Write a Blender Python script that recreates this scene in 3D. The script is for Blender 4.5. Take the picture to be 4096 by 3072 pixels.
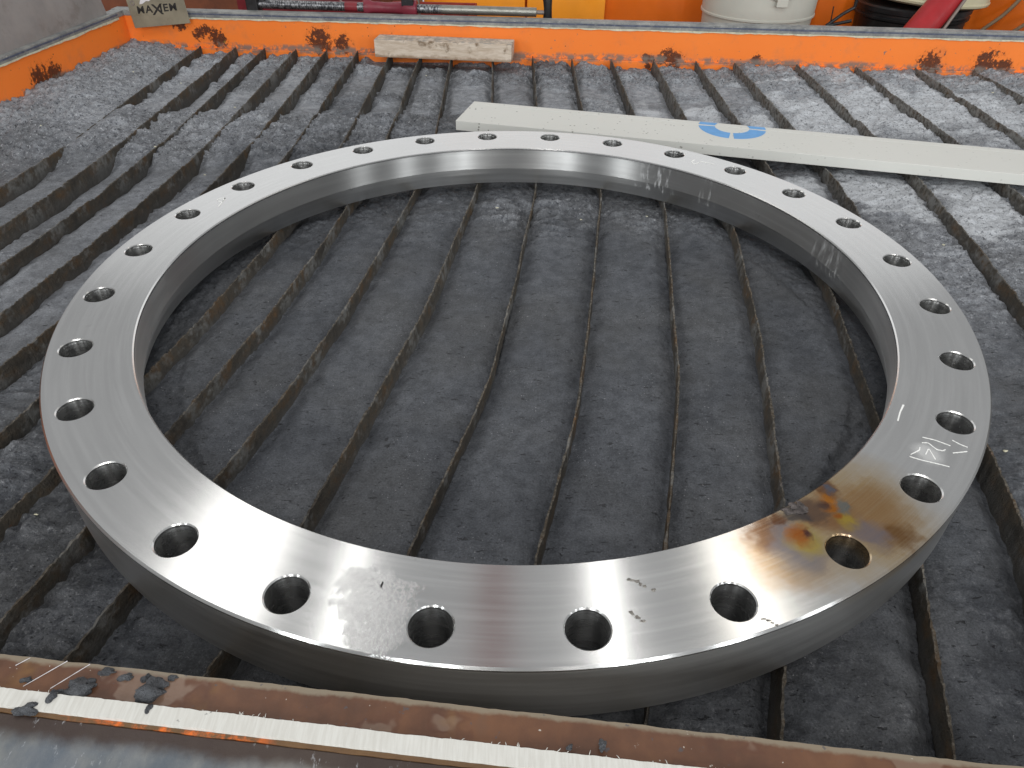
import bpy, bmesh, math, random
import numpy as np
from mathutils import Matrix, Vector

# ------------------------------------------------------------------ scene, camera, light
for o in list(bpy.data.objects):
    bpy.data.objects.remove(o)
SC = bpy.context.scene
COL = SC.collection
PI = math.pi

cam_d = bpy.data.cameras.new('camera')
cam_d.sensor_width = 36.0
cam_d.lens = 25.517
cam_d.clip_start = 0.02
cam_d.clip_end = 100
cam = bpy.data.objects.new('camera', cam_d)
COL.objects.link(cam)
cam.matrix_world = (Matrix.Translation((-0.0034, -0.7271, 0.4163))
                    @ Matrix.Rotation(0.9039, 4, 'X') @ Matrix.Rotation(0.0097, 4, 'Z'))
SC.camera = cam

world = bpy.data.worlds.new('World')
SC.world = world
world.use_nodes = True
bg = world.node_tree.nodes['Background']
bg.inputs['Color'].default_value = (0.97, 0.985, 1.0, 1)
bg.inputs['Strength'].default_value = 0.45

SC.view_settings.view_transform = 'Standard'
SC.view_settings.look = 'None'
SC.view_settings.gamma = 1
SC.view_settings.exposure = 0.0
SC.render.resolution_x = 1024
SC.render.resolution_y = 768


def lamp(name, loc, sx, sy, radiance, col=(1, 0.98, 0.95), aim=None):
    d = bpy.data.lights.new(name, 'AREA')
    d.shape = 'RECTANGLE'
    d.size, d.size_y = sx, sy
    d.energy = radiance * sx * sy * PI
    d.color = col
    o = bpy.data.objects.new(name, d)
    COL.objects.link(o)
    o.location = loc
    if aim is not None:
        o.rotation_euler = (Vector(aim) - Vector(loc)).to_track_quat('-Z', 'Y').to_euler()
    return o


# fluorescent fittings on the workshop ceiling
lamp('ceiling_lamp', (-1.75, 2.0, 3.2), 0.62, 1.7, 3.6)
lamp('ceiling_lamp', (-0.98, 1.75, 3.2), 0.06, 1.3, 13)
lamp('ceiling_lamp', (0.56, 1.80, 3.2), 0.075, 1.3, 12)
lamp('ceiling_lamp', (1.42, 1.85, 3.2), 0.36, 1.6, 3.4, (1, .95, .86))
lamp('ceiling_lamp', (-0.55, -2.6, 3.2), 0.30, 1.8, 18)
lamp('ceiling_lamp', (0.75, -2.6, 3.2), 0.30, 1.8, 18)
# tall lit windows and doors behind the photographer
for wx, ww, wr_ in ((1.8, .20, 36), (2.5, .12, 30), (4.4, .5, 16), (-1.1, .12, 30), (-1.75, .22, 36), (-4.2, .6, 18), (8.0, .9, 10)):
    lamp('window_light', (wx, -5.0, 1.7), ww, 2.0, wr_, (.96, .99, 1.0), aim=(wx * .2, 0, .5))
# the bright wall of windows beyond the machine
lamp('window_light', (0.0, 9.0, 2.3), 14.0, 4.6, 0.85, (0.98, 0.99, 1.0), aim=(0, 0, 0.6))

# ------------------------------------------------------------------ helpers
RNG = random.Random(7)


def srgb(r, g, b):
    f = lambda c: (c / 255 / 12.92) if c / 255 <= 0.04045 else ((c / 255 + 0.055) / 1.055) ** 2.4
    return (f(r), f(g), f(b), 1.0)


def tag(o, label=None, cat=None, group=None, kind=None):
    if label: o['label'] = label
    if cat: o['category'] = cat
    if group: o['group'] = group
    if kind: o['kind'] = kind
    return o


def empty(name, loc=(0, 0, 0)):
    o = bpy.data.objects.new(name, None)
    COL.objects.link(o)
    o.location = loc
    o.empty_display_size = 0.05
    return o


def link(name, mesh, mat=None, parent=None, smooth=False):
    if mat is not None and len(mesh.materials) == 0:
        mesh.materials.append(mat)
    if smooth:
        mesh.polygons.foreach_set('use_smooth', [True] * len(mesh.polygons))
    o = bpy.data.objects.new(name, mesh)
    COL.objects.link(o)
    if parent is not None:
        o.parent = parent
        o.matrix_parent_inverse = parent.matrix_basis.inverted()
    return o


class MB:
    """collects vertices and faces of ONE part"""
    def __init__(self):
        self.v, self.f = [], []

    def add(self, verts, faces):
        k = len(self.v)
        self.v += [tuple(p) for p in verts]
        self.f += [tuple(i + k for i in fc) for fc in faces]
        return self

    def hexa(self, p):
        return self.add(p, [(0, 3, 2, 1), (4, 5, 6, 7), (0, 1, 5, 4), (1, 2, 6, 5), (2, 3, 7, 6), (3, 0, 4, 7)])

    def box(self, c, s, rz=0.0):
        c = Vector(c)
        r = Matrix.Rotation(rz, 3, 'Z')
        x, y, z = s[0] / 2, s[1] / 2, s[2] / 2
        return self.hexa([c + r @ Vector(q) for q in [(-x, -y, -z), (x, -y, -z), (x, y, -z), (-x, y, -z),
                                                      (-x, -y, z), (x, -y, z), (x, y, z), (-x, y, z)]])

    def tube(self, pts, r, n=12, cap=True):
        pts = [Vector(p) for p in pts]
        rs = r if isinstance(r, (list, tuple)) else [r] * len(pts)
        base = len(self.v)
        ref = None
        for i, p in enumerate(pts):
            d = (pts[min(i + 1, len(pts) - 1)] - pts[max(i - 1, 0)]).normalized()
            if ref is None:
                ref = d.orthogonal().normalized()
            a = (ref - d * ref.dot(d)).normalized()
            ref = a
            b = d.cross(a)
            for k in range(n):
                t = 2 * PI * k / n
                self.v.append(tuple(p + (a * math.cos(t) + b * math.sin(t)) * rs[i]))
        for i in range(len(pts) - 1):
            for k in range(n):
                a0 = base + i * n + k
                a1 = base + i * n + (k + 1) % n
                self.f.append((a0, a1, a1 + n, a0 + n))
        if cap:
            self.f.append(tuple(base + k for k in range(n))[::-1])
            self.f.append(tuple(base + (len(pts) - 1) * n + k for k in range(n)))
        return self

    def lathe(self, prof, c=(0, 0, 0), n=64, close=True):
        base = len(self.v)
        m = len(prof)
        for k in range(n):
            t = 2 * PI * k / n
            for (r, z) in prof:
                self.v.append((c[0] + r * math.cos(t), c[1] + r * math.sin(t), c[2] + z))
        for k in range(n):
            k2 = (k + 1) % n
            for i in range(m if close else m - 1):
                j = (i + 1) % m
                self.f.append((base + k * m + i, base + k2 * m + i, base + k2 * m + j, base + k * m + j))
        return self

    def prism(self, poly, z0, z1):
        n = len(poly)
        return self.add([(x, y, z0) for x, y in poly] + [(x, y, z1) for x, y in poly],
                        [tuple(range(n))[::-1], tuple(range(n, 2 * n))] +
                        [(i, (i + 1) % n, n + (i + 1) % n, n + i) for i in range(n)])

    def mesh(self, name):
        me = bpy.data.meshes.new(name)
        me.from_pydata(self.v, [], self.f)
        me.update()
        return me

    def build(self, name, mat, parent=None, smooth=False, bevel=0, seg=2):
        me = self.mesh(name)
        bm = bmesh.new()
        bm.from_mesh(me)
        bmesh.ops.recalc_face_normals(bm, faces=bm.faces)
        if bevel:
            es = [e for e in bm.edges if len(e.link_faces) == 2 and e.calc_face_angle(0) > 0.6]
            bmesh.ops.bevel(bm, geom=es, offset=bevel, segments=seg, profile=0.6, affect='EDGES')
        bm.to_mesh(me)
        bm.free()
        o = link(name, me, mat, parent)
        if smooth:
            try:
                me.shade_smooth()
            except Exception:
                me.polygons.foreach_set('use_smooth', [True] * len(me.polygons))
            me.set_sharp_from_angle(angle=math.radians(38))
        return o


# ---- value noise in numpy
def _hash(ix, iy, seed):
    h = (ix.astype(np.int64) * 374761393 + iy.astype(np.int64) * 668265263 + seed * 974634541) & 0x7fffffff
    h = ((h ^ (h >> 13)) * 1274126177) & 0x7fffffff
    h = h ^ (h >> 16)
    return (h & 0xffff) / 65535.0 * 2 - 1


def vn(x, y, s, seed=0):
    x = x * s
    y = y * s
    ix, iy = np.floor(x), np.floor(y)
    fx, fy = x - ix, y - iy
    u, v = fx * fx * (3 - 2 * fx), fy * fy * (3 - 2 * fy)
    a, b = _hash(ix, iy, seed), _hash(ix + 1, iy, seed)
    c, d = _hash(ix, iy + 1, seed), _hash(ix + 1, iy + 1, seed)
    return (a * (1 - u) + b * u) * (1 - v) + (c * (1 - u) + d * u) * v


def fbm(x, y, s, o=4, seed=0, gain=.5):
    r, a, t = 0, 1, 0
    for k in range(o):
        ca, sa = math.cos(k * 1.1), math.sin(k * 1.1)
        r = r + a * vn(x * ca - y * sa, x * sa + y * ca, s * 2.03 ** k, seed + k * 17)
        t += a
        a *= gain
    return r / t


def ss(a, b, x):
    t = np.clip((x - a) / (b - a), 0, 1)
    return t * t * (3 - 2 * t)


# ---- shader node helper
class NT:
    def __init__(self, name):
        self.m = bpy.data.materials.new(name)
        self.m.use_nodes = True
        self.t = self.m.node_tree
        self.b = self.t.nodes['Principled BSDF']
        self._pos = None

    def n(self, typ, **kw):
        nd = self.t.nodes.new(typ)
        for k, v in kw.items():
            setattr(nd, k, v)
        return nd

    def put(self, sock, v):
        if isinstance(v, bpy.types.NodeSocket):
            self.t.links.new(v, sock)
        elif v is not None:
            sock.default_value = v

    def set(self, **kw):
        names = dict(color='Base Color', rough='Roughness', metal='Metallic', normal='Normal', spec='Specular IOR Level',
                     aniso='Anisotropic', rot='Anisotropic Rotation', tangent='Tangent', coat='Coat Weight', coatr='Coat Roughness')
        for k, v in kw.items():
            self.put(self.b.inputs[names[k]], v)
        return self.m

    @property
    def pos(self):
        if self._pos is None:
            self._pos = self.n('ShaderNodeNewGeometry').outputs['Position']
        return self._pos

    def xyz(self, v=None):
        s = self.n('ShaderNodeSeparateXYZ')
        self.put(s.inputs[0], v or self.pos)
        return s.outputs

    def comb(self, x, y, z):
        s = self.n('ShaderNodeCombineXYZ')
        for i, q in enumerate((x, y, z)):
            self.put(s.inputs[i], q)
        return s.outputs[0]

    def scale(self, v, s):
        k = self.n('ShaderNodeVectorMath', operation='MULTIPLY')
        self.put(k.inputs[0], v)
        k.inputs[1].default_value = s
        return k.outputs[0]

    def noise(self, scale, detail=4, rough=.55, vec=None, dist=0.0, col=False):
        k = self.n('ShaderNodeTexNoise')
        self.put(k.inputs['Vector'], vec or self.pos)
        k.inputs['Scale'].default_value = scale
        k.inputs['Detail'].default_value = detail
        k.inputs['Roughness'].default_value = rough
        k.inputs['Distortion'].default_value = dist
        return k.outputs['Color' if col else 'Fac']

    def voro(self, scale, vec=None, feature='F1', out='Distance', rnd=1.0):
        k = self.n('ShaderNodeTexVoronoi', feature=feature)
        self.put(k.inputs['Vector'], vec or self.pos)
        k.inputs['Scale'].default_value = scale
        k.inputs['Randomness'].default_value = rnd
        return k.outputs[out]

    def math(self, op, a, b=None, c=None, clamp=False):
        k = self.n('ShaderNodeMath', operation=op, use_clamp=clamp)
        self.put(k.inputs[0], a)
        if b is not None: self.put(k.inputs[1], b)
        if c is not None: self.put(k.inputs[2], c)
        return k.outputs[0]

    def map(self, v, a, b, c=0.0, d=1.0, smooth=True):
        k = self.n('ShaderNodeMapRange', interpolation_type='SMOOTHSTEP' if smooth else 'LINEAR')
        self.put(k.inputs[0], v)
        for i, q in enumerate((a, b, c, d)):
            self.put(k.inputs[i + 1], q)
        return k.outputs[0]

    def mix(self, f, a, b, mode='MIX'):
        k = self.n('ShaderNodeMix', data_type='RGBA', blend_type=mode)
        self.put(k.inputs[0], f)
        self.put(k.inputs[6], a)
        self.put(k.inputs[7], b)
        return k.outputs[2]

    def ramp(self, f, stops):
        k = self.n('ShaderNodeValToRGB')
        self.put(k.inputs[0], f)
        e = k.color_ramp.elements
        while len(e) < len(stops):
            e.new(0.5)
        for q, (p, c) in zip(e, stops):
            q.position = p
            q.color = c
        return k.outputs[0]

    def bump(self, h, strength=.5, dist=.001, normal=None):
        k = self.n('ShaderNodeBump')
        k.inputs['Strength'].default_value = strength
        k.inputs['Distance'].default_value = dist
        self.put(k.inputs['Height'], h)
        if normal is not None: self.put(k.inputs['Normal'], normal)
        return k.outputs[0]

    def attr(self, name):
        return self.n('ShaderNodeAttribute', attribute_name=name).outputs['Fac']

    def dist(self, c, vec=None):
        k = self.n('ShaderNodeVectorMath', operation='DISTANCE')
        self.put(k.inputs[0], vec or self.pos)
        k.inputs[1].default_value = c
        return k.outputs['Value']

    def warp(self, amp, scale, vec=None):
        c = self.noise(scale, 3, .6, vec, col=True)
        s = self.n('ShaderNodeVectorMath', operation='SUBTRACT')
        self.put(s.inputs[0], c)
        s.inputs[1].default_value = (.5, .5, .5)
        m = self.scale(s.outputs[0], (amp, amp, amp))
        a = self.n('ShaderNodeVectorMath', operation='ADD')
        self.put(a.inputs[0], vec or self.pos)
        self.put(a.inputs[1], m)
        return a.outputs[0]


# ------------------------------------------------------------------ materials
def mat_steel():
    m = NT('machined_steel')
    x, y, z = m.xyz()
    r = m.math('SQRT', m.math('ADD', m.math('MULTIPLY', x, x), m.math('MULTIPLY', y, y)))
    ang = m.math('ARCTAN2', y, x)
    grain_v = m.comb(m.math('MULTIPLY', r, 900.0), m.math('MULTIPLY', ang, 5.0), m.math('MULTIPLY', z, 900.0))
    grain = m.noise(1.0, 3, .6, grain_v)
    streak = m.noise(1.0, 3, .6, m.comb(m.math('MULTIPLY', r, 160.0), m.math('MULTIPLY', ang, 2.5), m.math('MULTIPLY', z, 220.0)))
    cloud = m.noise(9, 4, .6)
    base = m.mix(cloud, (.56, .56, .553, 1), (.62, .62, .612, 1))
    base = m.mix(m.map(streak, .35, .75), base, (.65, .65, .642, 1))
    # dark smudges
    sm = m.map(m.noise(26, 5, .65), .68, .76)
    base = m.mix(m.math('MULTIPLY', sm, .35), base, (.22, .22, .22, 1))
    # heat tint round the tack weld (blued and straw-coloured oxide)
    top = m.map(z, -.02, -.004)
    wv = m.warp(.010, 110, m.warp(.018, 48))
    wv2 = m.warp(.012, 90, m.warp(.040, 24))
    def blob(cx, cy, rad, rgb, k, v=None, soft=.0):
        nonlocal base
        d = m.dist((cx, cy, 0), v or wv)
        f = m.math('MULTIPLY', m.map(d, rad, rad * soft), k)
        f = m.math('MULTIPLY', m.math('MULTIPLY', f, top), m.map(grain, .2, .8, .75, 1.0))
        base = m.mix(f, base, srgb(*rgb))
    blob(.252, -.352, .088, (186, 160, 116), .95, wv2, .35)
    blob(.192, -.390, .050, (182, 150, 108), .85, wv2, .3)
    blob(.268, -.352, .046, (164, 126, 84), .9, wv2, .3)
    blob(.283, -.374, .020, (128, 92, 56), .95, wv2, .2)
    blob(.262, -.371, .020, (140, 130, 134), .95, wv2, .3)
    blob(.187, -.371, .026, (120, 82, 52), .95, wv2, .35)
    blob(.203, -.384, .030, (142, 138, 142), .9, wv2, .4)
    blob(.236, -.352, .028, (142, 100, 66), .85, wv2, .35)
    blob(.213, -.381, .019, (186, 164, 84), .95, wv, .3)
    blob(.209, -.3755, .013, (172, 92, 42), .95, wv, .2)
    blob(.2155, -.3750, .006, (70, 48, 60), .95, wv, .2)
    blob(.2495, -.3615, .012, (190, 164, 74), .95, wv, .25)
    blob(.2445, -.3585, .007, (168, 88, 40), .95, wv, .2)
    blob(.2455, -.3285, .013, (120, 78, 48), .95, wv, .5)
    blob(.2465, -.3290, .0085, (104, 110, 124), .95, wv, .4)
    blob(.2505, -.347, .010, (122, 128, 126), .95, wv, .4)
    blob(.2415, -.3400, .009, (196, 122, 38), .95, wv, .3)
    blob(.2405, -.3495, .0075, (184, 112, 36), .95, wv, .3)
    blob(.2360, -.3445, .0065, (70, 52, 58), .9, wv, .3)
    blob(.2240, -.3520, .017, (112, 92, 80), .97, wv, .5)
    blob(.2130, -.3540, .014, (84, 80, 80), .97, wv, .5)
    blob(.1985, -.3600, .009, (108, 70, 44), .9, wv, .3)
    # dried residue patch on the near part of the face
    dres = m.dist((-.094, -.437, 0), m.warp(.014, 80, m.warp(.085, 17)))
    res = m.math('MULTIPLY', m.map(dres, .034, .024), top)
    edge = m.math('MULTIPLY', m.math('MULTIPLY', m.map(dres, .022, .029), res), m.map(m.noise(28, 3), .42, .55))
    wr = m.noise(330, 4, .65, dist=1.2)
    base = m.mix(m.math('MULTIPLY', edge, m.map(wr, .40, .60)), base, (.62, .62, .61, 1))
    base = m.mix(m.math('MULTIPLY', res, .10), base, (.46, .46, .455, 1))
    sme = m.math('MULTIPLY', m.map(m.dist((.343, -.286, 0), m.warp(.012, 60)), .016, .004), m.math('MULTIPLY', top, .55))
    base = m.mix(sme, base, (.80, .80, .79, 1))
    # chalky water runs on the bore
    bore = m.math('MULTIPLY', m.map(r, .4085, .4065), m.map(z, -.002, -.004))
    run = m.noise(1.0, 5, .7, m.comb(m.math('MULTIPLY', ang, 60.0), m.math('MULTIPLY', z, 28.0), 0.0))
    w1 = m.math('MAXIMUM', m.map(m.math('ABSOLUTE', m.math('SUBTRACT', ang, 1.015)), .10, .02),
                m.map(m.math('ABSOLUTE', m.math('SUBTRACT', ang, .235)), .11, .02))
    w1 = m.math('MAXIMUM', w1, m.math('MULTIPLY', m.map(m.math('ABSOLUTE', m.math('SUBTRACT', ang, .80)), .05, .01), .8))
    runs = m.math('MULTIPLY', m.math('MULTIPLY', m.map(run, .50, .66), w1), bore)
    base = m.mix(m.math('MULTIPLY', runs, .5), base, (.72, .74, .76, 1))
    rough = m.math('ADD', m.map(streak, .2, .8, .175, .205), m.math('MULTIPLY', cloud, .06))
    rough = m.math('ADD', rough, m.math('MULTIPLY', m.map(z, -.002, -.004), m.map(r, .43, .42, m.map(r, .475, .482, .05, .115), .09)))
    rough = m.math('ADD', rough, m.math('MULTIPLY', runs, .3))
    tn = m.n('ShaderNodeTangent', direction_type='RADIAL', axis='Z')
    side = m.map(z, -.002, -.004)
    nrm = m.bump(m.math('MULTIPLY', m.noise(1.0, 3, .6, m.comb(m.math('MULTIPLY', ang, 4.0), 0.0, m.math('MULTIPLY', z, 300.0))), m.math('MULTIPLY', side, m.map(r, .42, .43))), .35, .0008, m.bump(grain, .05, .00015))
    nrm = m.bump(m.math('MULTIPLY', m.math('MULTIPLY', wr, res), 1.0), .17, .0008, nrm)
    metal = m.math('SUBTRACT', 1.0, m.math('MULTIPLY', m.math('MAXIMUM', m.math('MULTIPLY', runs, .6), sme), .7))
    return m.set(color=base, metal=metal, rough=rough, normal=nrm, aniso=m.math('ADD', .88, m.math('MULTIPLY', bore, .10)), rot=.25, tangent=tn.outputs[0])


def mat_sludge():
    m = NT('abrasive_sludge')
    dry_shade, powder, rgh = m.attr('dry_shade'), m.attr('powder'), m.attr('rough')
    big = m.noise(7, 5, .6)
    fine = m.noise(560, 6, .8)
    mid = m.noise(70, 5, .65)
    wet = m.mix(m.map(mid, .3, .7), (.049, .0535, .0625, 1), (.081, .087, .100, 1))
    dr = m.mix(m.map(mid, .3, .7), (.255, .267, .292, 1), (.44, .458, .49, 1))
    c = m.mix(dry_shade, wet, dr)
    c = m.mix(m.math('MULTIPLY', m.map(big, .35, .7), .35), c, (.085, .082, .076, 1))
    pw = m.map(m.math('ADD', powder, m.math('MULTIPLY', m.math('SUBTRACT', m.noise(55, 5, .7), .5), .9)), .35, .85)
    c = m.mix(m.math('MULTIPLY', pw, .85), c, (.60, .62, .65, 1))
    # dark pits and cracks, pale grit
    stretch = m.warp(.02, 30, m.scale(m.pos, (.6, 1.5, 1)))
    pit = m.math('MAXIMUM', m.map(m.noise(150, 3, .6, stretch), .655, .70), m.map(m.noise(420, 3, .6, stretch), .66, .70))
    c = m.mix(m.math('MULTIPLY', pit, .75), c, (.018, .018, .02, 1))
    grit = m.map(m.noise(520, 2, .5), .68, .74)
    gm = m.math('MULTIPLY', grit, m.map(m.noise(16, 3, .6), .42, .65))
    c = m.mix(m.math('MULTIPLY', gm, .7), c, (.48, .48, .50, 1))
    spk = m.math('MAXIMUM', m.map(m.noise(170, 4, .7), .54, .64), m.map(m.noise(75, 5, .75), .60, .68))
    c = m.mix(m.math('MULTIPLY', m.math('MULTIPLY', spk, rgh), .75), c, (.030, .032, .043, 1))
    pal = m.map(m.noise(210, 4, .7, m.warp(.01, 40)), .57, .68)
    c = m.mix(m.math('MULTIPLY', m.math('MULTIPLY', pal, rgh), m.map(dry_shade, 0, .8, .2, .9)), c, (.62, .63, .66, 1))
    c = m.mix(.55, c, m.mix(m.map(fine, .25, .75, 0, 1, False), (.0, .0, .0, 1), (1, 1, 1, 1)), 'OVERLAY')
    h = m.math('ADD', m.math('MULTIPLY', fine, .35), m.math('MULTIPLY', m.noise(160, 5, .7), .8))
    h = m.math('SUBTRACT', h, m.math('MULTIPLY', pit, .8))
    flow = m.noise(95, 4, .6, m.warp(.05, 11, m.scale(m.pos, (.35, 1.7, 1))))
    h = m.math('ADD', h, m.math('MULTIPLY', flow, .5))
    h = m.math('MULTIPLY', h, m.map(rgh, 0.0, 1.0, .7, 1.8, False))
    nrm = m.bump(h, .9, .0030)
    return m.set(color=c, rough=m.map(dry_shade, 0, 1, .62, .9, False), normal=nrm, spec=.35)


def mat_slat():
    m = NT('rusted_slat')
    z = m.xyz()[2]
    n1 = m.noise(38, 5, .65)
    n2 = m.noise(120, 4, .7)
    c = m.ramp(n1, [(.30, (.042, .038, .034, 1)), (.50, (.070, .060, .048, 1)), (.64, (.090, .060, .036, 1)), (.78, (.13, .070, .030, 1))])
    red = m.map(m.noise(60, 4, .7), .64, .76)
    c = m.mix(m.math('MULTIPLY', red, .7), c, (.17, .055, .022, 1))
    mud = m.map(m.math('ADD', m.noise(15, 4, .6), m.math('MULTIPLY', n2, .35)), .66, .84)
    c = m.mix(m.math('MULTIPLY', mud, .8), c, (.17, .17, .165, 1))
    # sludge caked on the lower half and on the rear stretch, worn crest
    low = m.map(m.math('ADD', z, m.math('MULTIPLY', m.math('SUBTRACT', n2, .5), .012)), -.070, -.084)
    c = m.mix(m.math('MULTIPLY', low, .7), c, (.085, .083, .080, 1))
    y = m.xyz()[1]
    x = m.xyz()[0]
    rear = m.math('MULTIPLY', m.map(x, .0, .6), m.map(y, .1, .6))
    rear = m.math('MULTIPLY', rear, m.map(n2, .35, .6))
    c = m.mix(m.math('MULTIPLY', rear, .65), c, (.27, .265, .25, 1))
    crest = m.math('MULTIPLY', m.map(z, -.0635, -.0615), m.map(m.noise(260, 4, .7), .45, .6))
    c = m.mix(m.math('MULTIPLY', crest, .55), c, (.19, .172, .145, 1))
    nrm = m.bump(m.math('ADD', m.noise(90, 5, .75), m.math('MULTIPLY', m.noise(400, 3, .7), .5)), .9, .003)
    return m.set(color=c, rough=.88, normal=nrm, spec=.25)


def mat_orange(name='orange_paint', blots=(), dirt=True):
    m = NT(name)
    x, y, z = m.xyz()
    c = m.mix(m.noise(6, 3, .5), srgb(248, 126, 44), srgb(254, 138, 54))
    fade = m.map(m.noise(14, 5, .65), .52, .75)
    c = m.mix(m.math('MULTIPLY', fade, .5), c, srgb(206, 124, 78))
    wv = m.warp(.05, 45)
    bl = None
    for (bx, by, bz, br) in blots:
        f = m.map(m.dist((bx, by, bz), wv), br * 1.25, br * .3)
        bl = f if bl is None else m.math('MAXIMUM', bl, f)
    if bl is not None:
        nn = m.noise(120, 6, .75)
        halo = m.math('MULTIPLY', bl, m.map(nn, .40, .55))
        c = m.mix(m.math('MULTIPLY', halo, .55), c, srgb(186, 92, 30))
        rust = m.math('MULTIPLY', m.map(m.math('ADD', m.math('MULTIPLY', bl, .35), nn), .68, .78), m.map(bl, 0, .15))
        c = m.mix(rust, c, m.mix(m.noise(160, 3, .6), srgb(60, 30, 18), srgb(120, 60, 26)))
        lime = m.math('MULTIPLY', m.map(m.noise(70, 4, .7, m.scale(m.pos, (1, 1, 1.2))), .63, .70), m.map(bl, .35, .8))
        c = m.mix(lime, c, srgb(120, 110, 40))
    if dirt:
        # splashed grey abrasive along the foot of the wall, with specks above
        dz = m.math('ADD', z, m.math('MULTIPLY', m.math('SUBTRACT', m.noise(11, 4, .6), .5), .03))
        band = m.math('MULTIPLY', m.map(m.math('ABSOLUTE', m.math('ADD', dz, .064)), .013, .003), m.map(m.noise(45, 5, .7), .40, .56))
        c = m.mix(m.math('MULTIPLY', band, .9), c, srgb(122, 112, 104))
        sp = m.map(m.noise(120, 4, .65), .66, .71)
        sp = m.math('MULTIPLY', sp, m.map(m.noise(5, 3, .6), .40, .60))
        c = m.mix(m.math('MULTIPLY', sp, .85), c, srgb(118, 110, 106))
        sp2 = m.map(m.voro(52), .10, .05)
        c = m.mix(m.math('MULTIPLY', sp2, m.map(m.noise(9, 2), .5, .62)), c, srgb(90, 60, 40))
    nrm = m.bump(m.noise(70, 4, .6), .25, .0015)
    return m.set(color=c, rough=.5, normal=nrm, spec=.4)


def plain(name, rgb, rough=.5, metal=0.0, var=.12, scale=40, bump=.15, bd=.0006, spec=.4, dirt=None, dk=.5):
    m = NT(name)
    a = srgb(*rgb)
    lo = tuple(q * (1 - var) for q in a[:3]) + (1,)
    hi = tuple(min(1, q * (1 + var)) for q in a[:3]) + (1,)
    c = m.mix(m.map(m.noise(scale, 5, .6), .3, .7), lo, hi)
    if dirt:
        f = m.map(m.noise(scale * .9, 6, .7), .52, .68)
        c = m.mix(m.math('MULTIPLY', f, dk), c, srgb(*dirt))
    nrm = m.bump(m.noise(scale * 6, 4, .6), bump, bd) if bump else None
    m.set(color=c, rough=m.map(m.noise(scale * 1.7, 3), .2, .8, max(.02, rough - .08), min(1, rough + .08)), metal=metal, spec=spec)
    if nrm is not None: m.set(normal=nrm)
    return m.m


def mat_rim():
    m = NT('galvanised_rim')
    c = m.mix(m.map(m.noise(30, 6, .7), .3, .7), srgb(112, 114, 116), srgb(158, 158, 154))
    sp = m.map(m.noise(160, 3, .6), .62, .72)
    c = m.mix(m.math('MULTIPLY', sp, .7), c, srgb(196, 194, 186))
    dk = m.map(m.noise(55, 5, .7), .62, .72)
    c = m.mix(m.math('MULTIPLY', dk, .6), c, srgb(74, 72, 70))
    return m.set(color=c, rough=.6, metal=.15, normal=m.bump(m.noise(200, 4, .7), .4, .001))


def mat_front_rust():
    m = NT('stained_steel_rail')
    n1 = m.noise(22, 5, .6)
    c = m.ramp(n1, [(.25, srgb(76, 52, 40)), (.45, srgb(98, 66, 48)), (.62, srgb(114, 78, 55)), (.8, srgb(98, 76, 62))])
    # tide marks: pale dried pools with crisp borders
    pool = m.noise(16, 3, .5, m.warp(.03, 30))
    pm = m.map(pool, .60, .63)
    c = m.mix(m.math('MULTIPLY', pm, .6), c, m.mix(n1, srgb(118, 98, 84), srgb(136, 116, 102)))
    rim = m.math('MULTIPLY', m.map(pool, .575, .598), m.map(pool, .632, .605))
    c = m.mix(m.math('MULTIPLY', rim, .35), c, srgb(84, 52, 40))
    yel = m.map(m.noise(13, 4, .6), .60, .75)
    c = m.mix(m.math('MULTIPLY', yel, .5), c, srgb(158, 120, 60))
    # worn bare edge towards the sludge
    x, y, z = m.xyz()
    e = m.math('ADD', m.math('MULTIPLY', m.math('ADD', x, .3124), .1037), m.math('MULTIPLY', m.math('ADD', y, .4842), .9946))
    e = m.math('ADD', e, m.math('MULTIPLY', m.math('SUBTRACT', m.noise(45, 4, .7), .5), .007))
    c = m.mix(m.math('MULTIPLY', m.map(e, -.0042, -.0012), .8), c, srgb(140, 130, 112))
    sp = m.map(m.noise(150, 3, .6), .66, .72)
    c = m.mix(m.math('MULTIPLY', sp, .7), c, srgb(80, 80, 84))
    wh = m.map(m.noise(260, 2, .5), .72, .76)
    c = m.mix(m.math('MULTIPLY', wh, .8), c, srgb(200, 194, 184))
    rough = m.mix(pm, (.42, .42, .42, 1), (.30, .30, .30, 1))
    return m.set(color=c, rough=rough, metal=.05, normal=m.bump(m.noise(130, 5, .65), .25, .0008), spec=.45)


def mat_front_grey():
    m = NT('scuffed_galvanised_sheet')
    v = m.scale(m.pos, (1, .5, 1))
    c = m.mix(m.map(m.noise(28, 6, .65, v), .3, .7), srgb(96, 104, 112), srgb(146, 146, 142))
    c = m.mix(m.math('MULTIPLY', m.map(m.noise(14, 4, .6), .5, .7), .5), c, srgb(92, 104, 120))
    x, y, z = m.xyz()
    e = m.math('ADD', m.math('MULTIPLY', m.math('ADD', x, .3124), -.1037), m.math('MULTIPLY', m.math('ADD', y, .4842), -.9946))
    e = m.math('ADD', e, m.math('MULTIPLY', m.math('SUBTRACT', m.noise(30, 4, .7), .5), .012))
    c = m.mix(m.math('MULTIPLY', m.map(e, .050, .040), .9), c, srgb(66, 50, 42))  # dark rust band beside the lip, partly shadow put into the colour
    sc = m.map(m.noise(90, 4, .7, m.scale(m.pos, (2.2, .8, 1))), .60, .70)
    c = m.mix(m.math('MULTIPLY', sc, m.math('MULTIPLY', m.map(m.noise(10, 3), .45, .6), .7)), c, srgb(190, 192, 196))
    return m.set(color=c, rough=.42, metal=.35, normal=m.bump(m.noise(180, 4, .7), .3, .0008))


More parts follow.
